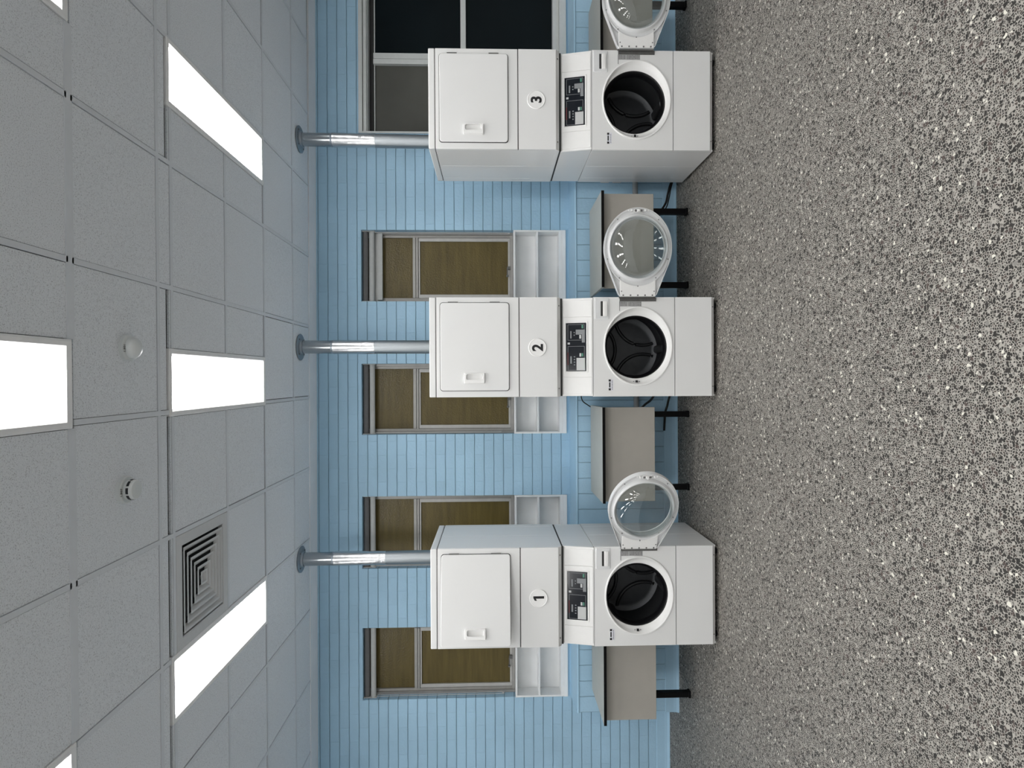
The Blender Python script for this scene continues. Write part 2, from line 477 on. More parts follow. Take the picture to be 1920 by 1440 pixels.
# projecting lower wall under the windows, with its sloping ledge
bm = bmesh.new(); box(bm, LX, XR, DY, WY + .001, 0, .845)
struct('wall_back_lower', bm, M['dado'])
bm = bmesh.new()
prof = [(WY + .001, .84), (WY + .001, .880), (DY - .002, .862), (DY - .008, .856), (DY - .008, .85), (DY - .004, .8455), (DY + .01, .8445)]
prism(bm, prof, lambda y, z: (LX - .004, y, z), lambda y, z: (XR, y, z))
struct('trim_1', bm, M['blue'])
# skirtings with a coved toe
def skirting(name, x0, x1, y, ret=None):
    bm = bmesh.new()
    prof = [(y + .001, 0), (y + .001, .115), (y - .004, .112), (y - .006, .045), (y - .010, .022), (y - .018, .006), (y - .019, 0)]
    prism(bm, prof, lambda yy, z: (x0, yy, z), lambda yy, z: (x1, yy, z))
    struct(name, bm, M['blue'])
skirting('baseboard_back', XL, LX, WY)
skirting('baseboard_back_lower', LX - .012, XR, DY)
bm = boxes((XL - .2, XL, YB, WY, 0, HC + .1)); struct('wall_left', bm, M['pale_wall'])
bm = boxes((XR, XR + .2, YB, WY, 0, HC + .1)); struct('wall_right', bm, M['pale_wall'])
bm = boxes((XL - .2, XR + .2, YB - .2, YB, 0, HC + .1)); struct('wall_front', bm, M['pale_wall'])

# ------------------------------------------------------------------ ceiling
GO, GR = (-.094, 4.804, 0), -.01344
rows = [.42, 0, -.6, -1.2, -1.8, -1.92, -2.51, -3.12, -3.73, -3.85, -4.44, -5.05, -5.66, -5.78, -6.37, -6.98, -7.59, -7.71, -8.15]
cols = [-4.8 + .6 * k for k in range(18)]
LC = [.143 + 1.4905 * k for k in (-2, -1, 0, 1, 2)]     # light centres (grid x); unseen outer columns added to brighten the walls
LR = [(-1.815, -.648), (-3.715, -2.548), (-5.615, -4.448), (-7.5, -6.35)]
VENT = (-1.2, -.6, -1.8, -1.2)
bm = bmesh.new()
box(bm, -5.2, 5.8, -8.4, .9, HC + .03, HC + .1, 1)
holes = [(c - .165, c + .165, r0 - .022, r1 + .037) for c in LC for r0, r1 in LR] + [VENT]
def tile(x0, x1, y0, y1, edge=(1, 1)):
    if x1 - x0 < .05 or y1 - y0 < .03: return
    for h in holes:
        if x0 < h[1] - .001 and x1 > h[0] + .001 and y0 < h[3] - .001 and y1 > h[2] + .001:
            # keep what is left of the tile beside the hole
            if h[2] > y0 + .03: tile(x0, x1, y0, h[2])
            if h[3] < y1 - .03: tile(x0, x1, h[3], y1)
            ya, yb = max(y0, h[2]), min(y1, h[3])
            if h[0] > x0 + .05: tile(x0, h[0], ya, yb, (1, 0))
            if h[1] < x1 - .05: tile(h[1], x1, ya, yb, (0, 1))
            return
    g = lambda: .011 + rnd.choice((.002, .0027, .0034, .0046))
    z = HC + .003 + rnd.uniform(0, .0015)
    box(bm, x0 + (g() if edge[0] else .002), x1 - (g() if edge[1] else .002), y0 + g(), y1 - g(), z, z + .012, 0)
for i in range(len(rows) - 1):
    for k in range(len(cols) - 1):
        tile(cols[k], cols[k + 1], rows[i + 1], rows[i])
struct('ceiling', bm, [M['tile'], M['dark']], loc=GO, rotz=GR)
# exposed grid of tee bars
bm = bmesh.new()
def bar(x0, x1, y0, y1):
    for h in holes:
        if x0 < h[1] - .0115 and x1 > h[0] + .0115 and y0 < h[3] - .0115 and y1 > h[2] + .0115:
            if x1 - x0 > y1 - y0:
                if h[0] > x0: bar(x0, h[0], y0, y1)
                if h[1] < x1: bar(h[1], x1, y0, y1)
            else:
                if h[2] > y0: bar(x0, x1, y0, h[2])
                if h[3] < y1: bar(x0, x1, h[3], y1)
            return
    box(bm, x0, x1, y0, y1, HC, HC + .012)
for r in rows[1:-1]:
    w = .02 if abs(r + 2.51) < .01 else .011
    bar(cols[0], cols[-1], r - w, r + w)
for c in cols[1:-1]:
    for i in range(len(rows) - 1):
        if abs(rows[i] - rows[i + 1]) > .2 or True:
            bar(c - .011, c + .011, rows[i + 1] + .011, rows[i] - .011)
struct('trim_2', bm, M['tbar'], loc=GO, rotz=GR)
# plain margin along the back wall
bm = boxes((XL, XR, 5.198, WY + .002, HC - .004, HC + .012)); struct('trim_3', bm, M['plaster'])

def grid_pt(lx, ly, z=HC):
    c, s = math.cos(GR), math.sin(GR)
    return (GO[0] + c * lx - s * ly, GO[1] + s * lx + c * ly, z)

# ceiling lights
def ceiling_light(cx, y0, y1, label, group='recessed ceiling light panels'):
    L_ = (y1 - y0); cy = (y0 + y1) / 2
    t = empty('ceiling_light', grid_pt(cx, cy), GR); tag(t, label, 'light', group)
    bm = bmesh.new()
    hx, hy, ox, oy = .128, L_ / 2, .164, L_ / 2 + .021
    lo, hi = -.006, .03
    def ring(a, b, z): return [(-a, -b, z), (a, -b, z), (a, b, z), (-a, b, z)]
    def oring(a, z, d=0): return [(-a, -oy + d, z), (a, -oy + d, z), (a, oy + .0155 - d, z), (-a, oy + .0155 - d, z)]
    loft(bm, [oring(ox, hi), oring(ox, lo + .004), oring(ox - .008, lo, .004), ring(hx + .012, hy + .004, lo), ring(hx, hy, .003), ring(hx, hy, hi)])
    link('frame', bm, M['lightframe'], t)
    bm = boxes((-hx - .002, hx + .002, -hy - .002, hy + .002, .004, .008))
    link('diffuser', bm, M['diffuser'], t)
    return t
names = {(0, 0): 'lit ceiling panel beside the square air vent, above washer number 1',
         (1, 0): 'lit ceiling panel in the middle of the far row, in line with washer 2',
         (2, 0): 'lit ceiling panel slanting above the wide dark window and washer number 3',
         (0, 1): 'near ceiling light panel of which only a small tip shows, at the vent side',
         (1, 1): 'large near ceiling light panel cut off by the frame, in front of the domed detector',
         (2, 1): 'near ceiling light panel of which only a small tip shows, at the washer 3 side'}
for j, (r0, r1) in enumerate(LR):
    for i, c in enumerate(LC):
        ceiling_light(c, r0, r1, names.get((i - 1, j), 'lit ceiling panel unseen outside the picture'))

# square four-way air vent
t = empty('air_vent', grid_pt(-.9, -1.5), GR)
tag(t, 'square louvred air vent set in the grey ceiling tiles beside a light panel', 'vent')
bm = bmesh.new()
sq = lambda a, z: [(-a, -a, z), (a, -a, z), (a, a, z), (-a, a, z)]
loft(bm, [sq(.287, .02), sq(.287, .001), sq(.284, -.001), sq(.232, -.001), sq(.228, .003), sq(.228, .03)])
link('frame', bm, M['vent'], t)
for k in range(6):
    a = .223 - .036 * k
    bm = bmesh.new()
    loft(bm, [sq(a - .007, .001), sq(a - .007, -.001), sq(a - .018, -.001), sq(a - .036, .018), sq(a - .037, .019), sq(a - .019, .001), sq(a - .007, .001)])
    bmesh.ops.remove_doubles(bm, verts=bm.verts, dist=1e-5)
    link('louvre', bm, M['vent'], t, recalc=False)
bm = boxes((-.287, .287, -.287, .287, .028, .032)); link('back_plate', bm, M['dark'], t)

# detectors
def flat_text(p, deg=180):  # lies on a ceiling-hung face, tops towards the camera
    return Matrix.Translation(p) @ Matrix.Rotation(PI, 4, 'Y') @ Matrix.Rotation(math.radians(deg), 4, 'Z')
def lathe_z(bm, prof, n=48):
    loft(bm, [circ(r, 0, 0, z, n) for r, z in prof], True, True)
t = empty('heat_detector', (.17, 2.635, HC)); tag(t, 'round domed white detector with a glossy tip on the ceiling tile', 'detector')
bm = bmesh.new(); lathe_z(bm, [(.058, .004), (.058, -.012), (.054, -.016), (.046, -.018)]); link('base', bm, M['detector'], t, smooth=40)
bm = bmesh.new(); lathe_z(bm, [(.046, -.014), (.045, -.03), (.040, -.04), (.030, -.048), (.016, -.053), (.004, -.0545)]); link('dome', bm, M['detector'], t, smooth=40)
text_mesh('marking', '1.501', .017, M['steel'], t, flat_text((-.004, -.0505, -.0186)))
t = empty('smoke_detector', (-.428, 2.61, HC)); tag(t, 'round white smoke detector with black sensing slots on the ceiling tile', 'detector')
bm = bmesh.new(); lathe_z(bm, [(.058, .004), (.058, -.014), (.054, -.018), (.040, -.018)]); link('base', bm, M['detector'], t, smooth=40)
bm = bmesh.new(); lathe_z(bm, [(.042, -.016), (.042, -.044), (.038, -.052), (.028, -.055), (.01, -.056)]); link('chamber', bm, M['detector'], t, smooth=40)
for a0 in range(0, 360, 45):
    bm = bmesh.new()
    A = [math.radians(a0 + 34 * k / 6 - 17) for k in range(7)]
    out = [(.0434 * math.cos(a), .0434 * math.sin(a)) for a in A]; inn = [(.040 * math.cos(a), .040 * math.sin(a)) for a in reversed(A)]
    prism(bm, out + inn, lambda x, y: (x, y, -.030), lambda x, y: (x, y, -.040))
    link('slot', bm, M['black'], t)
text_mesh('marking', '1.507', .017, M['steel'], t, flat_text((-.004, -.0505, -.0186)))

# ------------------------------------------------------------------ windows 1-4, blinds, shelf boxes
def window(idx, x0, x1):
    w = empty('window_%d' % idx, ((x0 + x1) / 2, WY, 1.374)); w['kind'] = 'structure'
    H = (x1 - x0) / 2; z1 = 2.717 - 1.374
    zm0, zm1 = 2.228 - 1.374, 2.276 - 1.374
    bm = boxes((-H, -H + .022, .085, .16, 0, z1), (H - .022, H, .085, .16, 0, z1),
               (-H + .022, -H + .044, .105, .16, 0, z1), (H - .044, H - .022, .105, .16, 0, z1),
               (-H, H, .10, .16, 0, .026), (-H, H, .10, .16, z1 - .03, z1),
               (-H + .044, H - .044, .095, .16, zm0, zm0 + .018), (-H + .044, H - .044, .098, .16, zm0 + .022, zm1))
    o = link('frame', bm, M['alu'], w, bevel=.0015)
    bm = boxes((-H + .046, -H + .076, .108, .15, .026, zm0 - .002), (H - .076, H - .046, .108, .15, .026, zm0 - .002),
               (-H + .0762, H - .0762, .1085, .15, .0262, .044), (-H + .0762, H - .0762, .1085, .15, zm0 - .016, zm0 - .0022))
    link('sash', bm, M['alu_pale'], w, bevel=.0015)
    link('pane', boxes((-H + .07, H - .07, .124, .13, .04, zm0 - .01)), M['amber'], w)
    link('pane', boxes((-H + .042, H - .042, .124, .13, zm1 - .004, z1 - .02)), M['amber'], w)
    # winder: base block and crank
    bm = boxes((-.018, .012, .085, .112, .022, .052)); box(bm, -.075, .0, .080, .088, .045, .055); box(bm, -.085, -.07, .068, .09, .04, .06)
    link('handle', bm, M['steel'], w, bevel=.002)
    return w
def blind(x0, x1, label, drop=0.0, side=-1, zc=1.5):
    t = empty('roller_blind', ((x0 + x1) / 2, WY + .05, 2.62)); H = (x1 - x0) / 2 - .008
    tag(t, label, 'blind', 'roller blinds rolled up at the window tops')
    def roll(name, r, y, z, mat):
        bm = bmesh.new()
        ring = lambda x: [(x, y + r * math.cos(2 * PI * k / 24), z + r * math.sin(2 * PI * k / 24)) for k in range(24)]
        loft(bm, [ring(-H), ring(H)], True, True); return link(name, bm, mat, t, smooth=40)
    roll('dark_roll', .0245, .005, .067, M['blind_dark'])
    roll('pale_roll', .0235, .0, .012, M['blind_pale'])
    for q in ((-H - .006, -H, -.025, .035, -.018, .096), (H, H + .006, -.025, .035, -.018, .096)):
        link('bracket', boxes(q), M['blind_pale'], t)
    if drop:
        bm = boxes((-H + .012, H - .008, .033, .035, -drop, .01), (-H + .012, H - .008, .002, .030, -drop, -drop + .040))
        link('hem_bar', bm, M['blind_pale'], t)
    xx = side * (H - .004)
    dz = zc - 2.62
    pts = [(xx, -.012, .0), (xx, -.010, dz * .5), (xx, -.008, dz + .03), (xx - side * .006, -.002, dz), (xx - side * .004, .014, dz + .03), (xx, .016, dz * .5), (xx, .016, .0)]
    bm = bmesh.new(); tube(bm, smoothpath(pts, 6), .0022, 8); link('bead_chain', bm, M['chain'], t, smooth=60)
    return t
def shelf_box(x0, x1, label):
    t = empty('wall_shelf', ((x0 + x1) / 2, WY - .012, .907)); H = (x1 - x0) / 2 - .001
    tag(t, label, 'shelf', 'white two-tier shelves under the amber windows')
    D, Z = .15, 1.372 - .907
    bm = boxes((-H, H, 0, D, Z - .016, Z), (-H, -H + .016, 0, D, .0632, Z - .0162), (H - .016, H, 0, D, .0632, Z - .0162),
               (-H + .0162, H - .0162, D - .008, D, .0632, Z - .0162), (-H, H, 0, D, .0332, .063))
    link('carcass', bm, M['shelf'], t, bevel=.001)
    link('shelf_board', boxes((-H + .016, H - .016, .003, D - .008, .246, .262)), M['shelf'], t, bevel=.001)
    link('kickboard', boxes((-H, H, -.004, .012, 0, .033)), M['shelf'], t, bevel=.002)
    return t
blab = ['rolled-up grey and white roller blind in the amber window left of washer 1',
        'rolled-up grey and white blind in the amber window behind the pipe of washer 1',
        'rolled-up grey and white roller blind in the amber window half hidden by washer 2',
        'grey and white blind with its hem hanging lower, between washers 2 and 3']
slab = ['white two-tier shelf under the amber window left of washer 1',
        'white two-tier shelf showing only its end on the washer 2 side of washer 1',
        'white two-tier shelf showing only its end on the washer 1 side of washer 2',
        'white two-tier shelf under the amber window between washers 2 and 3']
for i, (a, b) in enumerate(WIN):
    window(i + 1, a, b)
    blind(a, b, blab[i], drop=.080 if i == 3 else 0, side=1 if i == 3 else -1, zc=(1.49, 1.49, 1.505, 1.425)[i])
    shelf_box(a, b, slab[i])

# wide window on the right
w = empty('window_5', (W5[0], WY, .905)); w['kind'] = 'structure'
WL = W5[1] - W5[0]; Z1 = 2.717 - .905
bm = boxes((0, .016, -.0115, .14, .052, Z1 - .0185), (0, WL, -.012, .14, Z1 - .018, Z1 + .016), (0, WL, .01, .14, Z1 - .05, Z1 - .022),
           (0, WL, .03, .14, Z1 - .058, Z1 - .0505), (.016, WL, .085, .14, Z1 - .113, Z1 - .105),
           (.016, .045, .06, .14, .1, Z1 - .1), (WL - .045, WL, -.012, .14, 0, Z1))
link('frame', bm, M['wframe'], w, bevel=.002)
link('groove_shade', boxes((.016, WL - .046, .115, .13, Z1 - .1045, Z1 - .0585)), M['gap'], w)  # dark strip painting the shade inside the frame groove
link('sill', boxes((0, WL, -.02, .14, -.012, .05), (.0, WL, .02, .14, .05, .105)), M['wframe'], w, bevel=.004)
link('mullion', boxes((.655, .70, .07, .14, .1, Z1 - .1), (.705, .757, .078, .14, .1, Z1 - .1)), M['wframe'], w, bevel=.003)
link('transom', boxes((.757, WL - .04, .08, .14, .884, .932)), M['wframe'], w, bevel=.003)
link('pane', boxes((.04, .66, .108, .114, .09, Z1 - .106)), M['screenmesh'], w)
link('pane', boxes((.75, WL - .03, .108, .114, .925, Z1 - .106)), M['night'], w)
link('pane', boxes((.75, WL - .03, .108, .114, .09, .89)), M['night'], w)
bm = boxes((.75, .80, .06, .085, .075, .09)); box(bm, .765, .82, .05, .06, .078, .088); link('latch', bm, M['steel'], w, bevel=.002)

# ------------------------------------------------------------------ stacked washer-dryers
def machine(digit, X, Y, rot, door_deg, dryer_deg, drum_rot, label):
    t = empty('stacked_washer_dryer', (X, Y, 0), rot)
    tag(t, label, 'washer dryer', 'stacked washer dryers')
    a, D = .3415, .70
    ident = lambda y: (lambda x, z: (x, y, z))
    # ---- washer cabinet: lower body plus the middle housing behind the control panel
    bm = bmesh.new()
    for s in (-1, 1):
        box(bm, s * a - (.012 if s > 0 else 0), s * a + (.012 if s < 0 else 0), .016, D, .022, .868)
    box(bm, -a + .012, a - .012, D - .012, D, .022, .868)
    box(bm, -a + .012, a - .012, .03, D - .012, .022, .04)
    box(bm, -a + .012, a - .012, .03, D - .012, .855, .868)
    for s in (-1, 1):                                       # pressed ribs down the side panels
        for yy in (.33, .60):
            box(bm, s * a - .001, s * a + .001, yy, yy + .006, .05, .855)
    link('washer_cabinet', bm, M['enamel_side'], t, bevel=.002)
    bm = bmesh.new()
    prism(bm, [(.014, .8705), (.062, 1.0805), (D - .004, 1.0805), (D - .004, .8705)], lambda y, z: (-a + .003, y, z), lambda y, z: (a - .003, y, z))
    link('middle_housing', bm, M['enamel_side'], t, bevel=.002)
    # ---- washer front
    bm = bmesh.new(); panel_hole(bm, -a, a, .306, .8685, .2725, .2385, .004, .5585, 0, .016)
    link('front_panel', bm, M['enamel'], t)
    bm = bmesh.new()
    prism(bm, [(0, .301), (0, .047), (.020, .024), (.022, .024), (.016, .046), (.016, .301)], lambda y, z: (-a, y, z), lambda y, z: (a, y, z))
    kp = link('kick_panel', bm, M['enamel'], t)
    for s in (-1, 1):
        bm = bmesh.new(); loft(bm, [ell(.004, .004, s * .275, .0375, .0050, 12), ell(.004, .004, s * .275, .0375, .014, 12)], True, True)
        link('screw', bm, M['screw'], kp)
    for sx in (-1, 1):
        for yy in (.06, D - .06):
            bm = bmesh.new(); loft(bm, [circ(.022, sx * .29, yy, 0, 16), circ(.022, sx * .29, yy, .012, 16), circ(.012, sx * .29, yy, .014, 16), circ(.012, sx * .29, yy, .03, 16)], True, True)
            link('foot', bm, M['rubber'], t, smooth=40)
    # ---- bezel dish and gasket, drum
    bz, bx, dz = .5585, .004, .5687
    bm = bmesh.new()
    loft(bm, [ell(.2735, .2395, bx, bz, .004), ell(.2735, .2395, bx, bz, -.004), ell(.2705, .2365, bx, bz, -.0075), ell(.264, .231, bx, bz, -.0075),
              ell(.259, .228, bx, bz, -.002), ell(.250, .225, bx * .8, bz + .002, .016), ell(.233, .222, bx * .5, bz + .006, .027),
              ell(.220, .2195, 0, dz - .002, .030), ell(.2165, .2165, 0, dz, .036), ell(.2165, .2165, 0, dz, .05)])
    bezel = link('door_bezel', bm, M['plastic'], t, smooth=35)
    bm = boxes((-.246, -.231, .008, .018, .560, .574)); link('latch_catch', bm, M['black'], bezel)
    for dx in (-.020, .020):
        bm = bmesh.new(); loft(bm, [ell(.0025, .0025, -.2385, .567 + dx, .012, 10), ell(.0025, .0025, -.2385, .567 + dx, .02, 10)], True, True)
        link('screw', bm, M['screw'], bezel)
    bm = bmesh.new()
    loft(bm, [ell(r, r, 0, dz, y) for r, y in ((.218, .034), (.2135, .032), (.209, .036), (.206, .05), (.198, .062), (.197, .075), (.203, .088), (.216, .096))])
    link('gasket', bm, M['rubber'], t, smooth=60)
    bm = bmesh.new(); loft(bm, [ell(r, r, 0, dz, y) for r, y in ((.205, .10), (.245, .112), (.252, .13), (.252, .36), (.245, .385), (.22, .40), (.20, .402))], False, True)
    drum = link('drum', bm, M['drum'], t, smooth=40)
    # spider pressing: three dark arcs that bound the raised lobes of the drum back, and three lifters
    for k in range(3):
        q = drum_rot + 2 * PI * k / 3
        cx, cz = .275 * math.cos(q), dz + .275 * math.sin(q)
        pts = []
        for j in range(25):
            u = q + PI + math.radians(-62 + 124 * j / 24)
            px, pz = cx + .205 * math.cos(u), cz + .205 * math.sin(u)
            if math.hypot(px, pz - dz) < .232: pts.append((px, .394, pz))
        bm = bmesh.new(); tube(bm, pts, .0125, 10)
        link('drum_band', bm, M['drum_band'], drum, smooth=60)
        ql = q + PI / 3
        bm = bmesh.new()
        L0, L1 = [], []
        for (w_, rr) in ((.035, .252), (.022, .215), (-.022, .215), (-.035, .252)):
            L0.append((rr * math.cos(ql) - w_ * math.sin(ql), dz + rr * math.sin(ql) + w_ * math.cos(ql)))
        prism(bm, L0, lambda x, z: (x, .15, z), lambda x, z: (x, .38, z))
        link('drum_lifter', bm, M['drum'], drum, bevel=.01)
    # ---- detergent drawer
    bm = bmesh.new(); prism(bm, rrect(.1895, .335, .759, .858, .008), ident(-.005), ident(.004))
    dr = link('detergent_drawer', bm, M['plastic_rim'], t, bevel=.003)
    bm = bmesh.new()
    n = 6
    loft(bm, [[(x, -.0048, z) for x, z in rrect(.210, .314, .771, .803, .005)], [(x, -.013, z) for x, z in rrect(.211, .313, .773, .801, .005)],
              [(x, -.014, z) for x, z in rrect(.214, .310, .777, .797, .004)]], False, True)
    link('handle', bm, M['plastic'], dr, smooth=30)
    bm = bmesh.new(); prism(bm, rrect(.211, .313, .802, .818, .003), ident(-.0062), ident(-.004)); link('recess_shade', bm, M['gap'], dr)  # dark flat plate imitates the shade in the finger slot
    # ---- labels
    bm = boxes((.2775, .312, -.001, 0, .534, .684)); lb = link('warning_label', bm, M['label_grey'], t)
    bm = bmesh.new()
    for k in range(13):
        zz = .678 - k * .011
        if k == 4: continue
        for j in range(3):
            x0 = .281 + j * .010; box(bm, x0, x0 + rnd.uniform(.004, .008), -.0014, -.001, zz - .006, zz)
    link('label_print', bm, M['screw'], lb)
    bm = boxes((-.2995, -.224, -.001, 0, .732, .764)); lb = link('model_label', bm, M['label_white'], t)
    bm = boxes((-.2995, -.285, -.0015, -.001, .749, .764), (-.2385, -.224, -.0015, -.001, .749, .764),
               (-.279, -.244, -.0015, -.001, .752, .761))
    for k in range(6): box(bm, -.294 + k * .011, -.288 + k * .011, -.0013, -.001, .737, .741)
    link('label_print', bm, M['black'], lb)
    # ---- control panel (leans back)
    cp = empty('control_panel', (0, .0, .8715), 0, t)
    tilt = math.atan2(.055, .212); cp.rotation_euler = (-tilt, 0, 0)     # local z runs up the leaning face
    Lh = .2165
    bm = boxes((-.338, .338, .0, .014, 0, Lh)); link('fascia', bm, M['plastic'], cp, bevel=.002)
    for x0, x1, nm in ((-.324, -.209, 'side_insert'), (.209, .324, 'side_insert'), (-.205, .205, 'centre_insert')):
        bm = bmesh.new(); prism(bm, rrect(x0, x1, .006, Lh - .012, .004), ident(-.004), ident(.002)); link(nm, bm, M['plastic'], cp, bevel=.0015)
    x0, x1, z0, z1 = -.1665, .1665, .045, .185
    bm = bmesh.new()
    fr = lambda g_, y: [(x0 - g_, y, z0 - g_), (x1 + g_, y, z0 - g_), (x1 + g_, y, z1 + g_), (x0 - g_, y, z1 + g_)]
    loft(bm, [fr(.010, -.0035), fr(.009, -.0075), fr(.003, -.0075), fr(0, -.0042)]); link('display_surround', bm, M['plastic'], cp)
    disp = link('display', boxes((x0 - .002, x1 + .002, -.0046, -.003, z0 - .002, z1 + .002)), M['screen'], cp)
    def zx(px): return z1 - (px - 170) / 290 * (z1 - z0)          # picture-zoom rows/columns to panel coordinates
    def xx(py): return x1 - (py - 200) / 725 * (x1 - x0)
    def pad(px0, px1, py0, py1, y=-.0052): return (xx(py1), xx(py0), y, -.0044, zx(px1), zx(px0))
    link('grey_pad', boxes(pad(320, 440, 725, 912)), M['pad_pale'] if digit != 3 else M['pad_pale'], cp)
    link('grey_pad', boxes(pad(310, 440, 300, 375), pad(396, 440, 375, 495)), M['pad_grey'], cp)
    for q in (pad(360, 387, 380, 435), pad(362, 386, 655, 705), pad(192, 226, 492, 522)): link('pale_key', boxes(q), M['pad_pale'], cp)
    for q in (pad(392, 416, 655, 705), pad(392, 418, 230, 282)): link('green_key', boxes(q), M['pad_green'], cp)
    link('red_print', boxes(pad(188, 204, 640, 830)), M['pad_red'], cp)
    bl = []
    for (px0, px1, py0, py1) in ((195, 435, 220, 460), (195, 435, 548, 912)):
        bl += [pad(px0, px0 + 5, py0, py1, -.0049), pad(px1 - 5, px1, py0, py1, -.0049), pad(px0, px1, py0, py0 + 5, -.0049), pad(px0, px1, py1 - 5, py1, -.0049)]
    for k in range(4): bl.append(pad(280, 300, 700 + 40 * k, 716 + 40 * k, -.0049))
    for k in range(2): bl.append(pad(280, 296, 335 + 40 * k, 350 + 40 * k, -.0049))
    bl += [pad(230, 252, 700, 810, -.0049), pad(230, 250, 320, 430, -.0049)]
    link('print_lines', boxes(*bl), M['line_grey'], cp)
    # ---- dryer cabinet
    bm = bmesh.new()
    prism(bm, [(.036, 1.0915), (.0162, 1.124), (.0162, 1.944), (D, 1.944), (D, 1.0915)], lambda y, z: (-a, y, z), lambda y, z: (a, y, z))
    link('dryer_cabinet', bm, M['enamel_side'], t, bevel=.002)
    for s in (-1, 1):
        bm = bmesh.new()
        box(bm, s * a - .0008, s * a + .0008, .03, D - .01, 1.098, 1.116)
        for yy in (.34, .62): box(bm, s * a - .001, s * a + .001, yy, yy + .006, 1.112, 1.925)
        link('side_flange', bm, M['enamel_side'], t)
    bm = bmesh.new(); panel_hole(bm, -a, a, 1.380, 1.944, .001, .001, 0, 1.66, .0, .016, 8)
    bm.free(); bm = boxes((-a, a, 0, .015, 1.381, 1.944))
    dfp = link('dryer_front', bm, M['enamel'], t, bevel=.0025)
    bm = bmesh.new()
    prism(bm, [(0, 1.3755), (0, 1.1175), (.030, 1.0925), (.032, 1.0925), (.016, 1.119), (.016, 1.3755)], lambda y, z: (-a, y, z), lambda y, z: (a, y, z))
    ap = link('access_panel', bm, M['enamel'], t)
    for s in (-1, 1):
        bm = bmesh.new(); loft(bm, [ell(.005, .005, s * .285, 1.1045, .0115, 12), ell(.005, .005, s * .285, 1.1045, .022, 12)], True, True)
        link('screw', bm, M['screw'], ap)
    bm = boxes((-a + .004, a - .004,   .040, D - .004, 1.079, 1.0925)); link('seam_shade', bm, M['gap'], t)  # dark fill imitating the shade in the gap under the dryer
    for q in ((-a + .001, a - .001, .008, .0158, 1.372, 1.384), (-a + .003, a - .003, .008, .02, .866, .8735), (-a + .002, a - .002, .010, .0155, .298, .309)):
        link('seam_shade', boxes(q), M['gap'], t)  # dark strips draw the shaded seams between panels
    bm = boxes((-a, a, 0, D, 1.948, 1.992)); link('dryer_lid', bm, M['enamel'], t, bevel=.006, seg=3)
    bm = boxes((-a + .004, a - .004, .004, D - .004, 1.943, 1.949)); link('seam_shade', bm, M['gap'], t)  # dark sheet for the shade in the lid seam
    # number disc
    bm = bmesh.new()
    cz = 1.2537
    loft(bm, [ell(.0625, .0625, -.004, cz, .0005), ell(.0625, .0625, -.004, cz, -.004), ell(.060, .060, -.004, cz, -.007), ell(.056, .056, -.004, cz, -.007), ell(.055, .055, -.004, cz, -.0055)], False, True)
    nd = link('number_disc', bm, M['disc'], t, smooth=35)
    nd['label'] = 'white disc with a black %d' % digit
    if digit == 1:
        bm = bmesh.new()
        one = [(-.003, -.037), (.013, -.037), (.013, .037), (.001, .037), (-.017, .027), (-.017, .012), (-.003, .020)]
        prism(bm, [(x - .002, z + cz) for x, z in one], ident(-.0068), ident(-.0054)); link('numeral', bm, M['black'], nd)
    else: text_mesh('numeral', str(digit), .100, M['black'], nd, Matrix.Translation((-.004, -.0062, cz)) @ Matrix.Rotation(PI / 2, 4, 'X'), .0005, .0032)
    # dryer door, hung on the right
    hx = .3035
    dd = bmesh.new()
    prism(dd, rrect(-.600, -.001, 1.4485, 1.9165, .020), ident(-.012), ident(-.001))
    d = link('dryer_door', dd, M['enamel'], t, loc=(hx, 0, 0), rotz=math.radians(dryer_deg), bevel=.004, seg=3)
    bm = bmesh.new(); prism(bm, rrect(-.604, .003, 1.4445, 1.9205, .022), ident(-.0012), ident(.0006)); link('door_gasket', bm, M['gap'], t, loc=(hx, 0, 0))
    for zc in (1.545, 1.83):
        bm = boxes((-.004, .006, -.010, .002, zc - .034, zc + .034)); link('hinge', bm, M['steel'], d)
    bm = bmesh.new()     # scooped pull: plate, cup and lip
    x0, x1, z0, z1 = -.552, -.479, 1.6145, 1.755
    loft(bm, [[(x, -.0115, z) for x, z in rrect(x0, x1, z0, z1, .006)], [(x, -.030, z) for x, z in rrect(x0 + .003, x1 - .004, z0 + .003, z1 - .003, .005)],
              [(x, -.030, z) for x, z in rrect(x0 + .026, x1 - .008, z0 + .014, z1 - .014, .012)], [(x, -.0125, z) for x, z in rrect(x0 + .008, x1 - .006, z0 + .018, z1 - .018, .012)]], False, True)
    link('door_handle', bm, M['plastic'], d, smooth=30)
    # ---- washer door: swung wide open about its hinge on the right edge
    hg = bmesh.new(); box(hg, .312, .3385, -.006, .001, .434, .6865)
    hinge = link('hinge', hg, M['steel'], t, bevel=.001)
    hb = boxes((.247, .312, -.0012, 0, .6845, .6875)); link('hinge_edge', hb, M['gap'], hinge)
    bm = bmesh.new()
    loft(bm, [ell(.0035, .0035, .304, .676, -.003, 10), ell(.0035, .0035, .304, .676, .0, 10)], True, True); link('screw', bm, M['screw'], hinge)
    th = math.radians(door_deg)
    wd = empty('washer_door', (.338, -.012, .5680), th, t)
    A, B, cx = .270, .2325, -.335                 # mesh x runs back over the machine when shut
    n = 96
    # outline: oval plus two straight arms to the hinge
    def hull(g_):
        E = [(cx + (A - g_) * math.cos(2 * PI * k / 240), (B - g_) * math.sin(2 * PI * k / 240)) for k in range(240)]
        H = [(-.002, .125 - g_ * .6), (-.002, -.125 + g_ * .6)]
        P = sorted(E + H)
        def half(P):
            o = []
            for p in P:
                while len(o) >= 2 and (o[-1][0] - o[-2][0]) * (p[1] - o[-2][1]) - (o[-1][1] - o[-2][1]) * (p[0] - o[-2][0]) <= 0: o.pop()
                o.append(p)
            return o
        hh = half(P)[:-1] + half(P[::-1])[:-1]
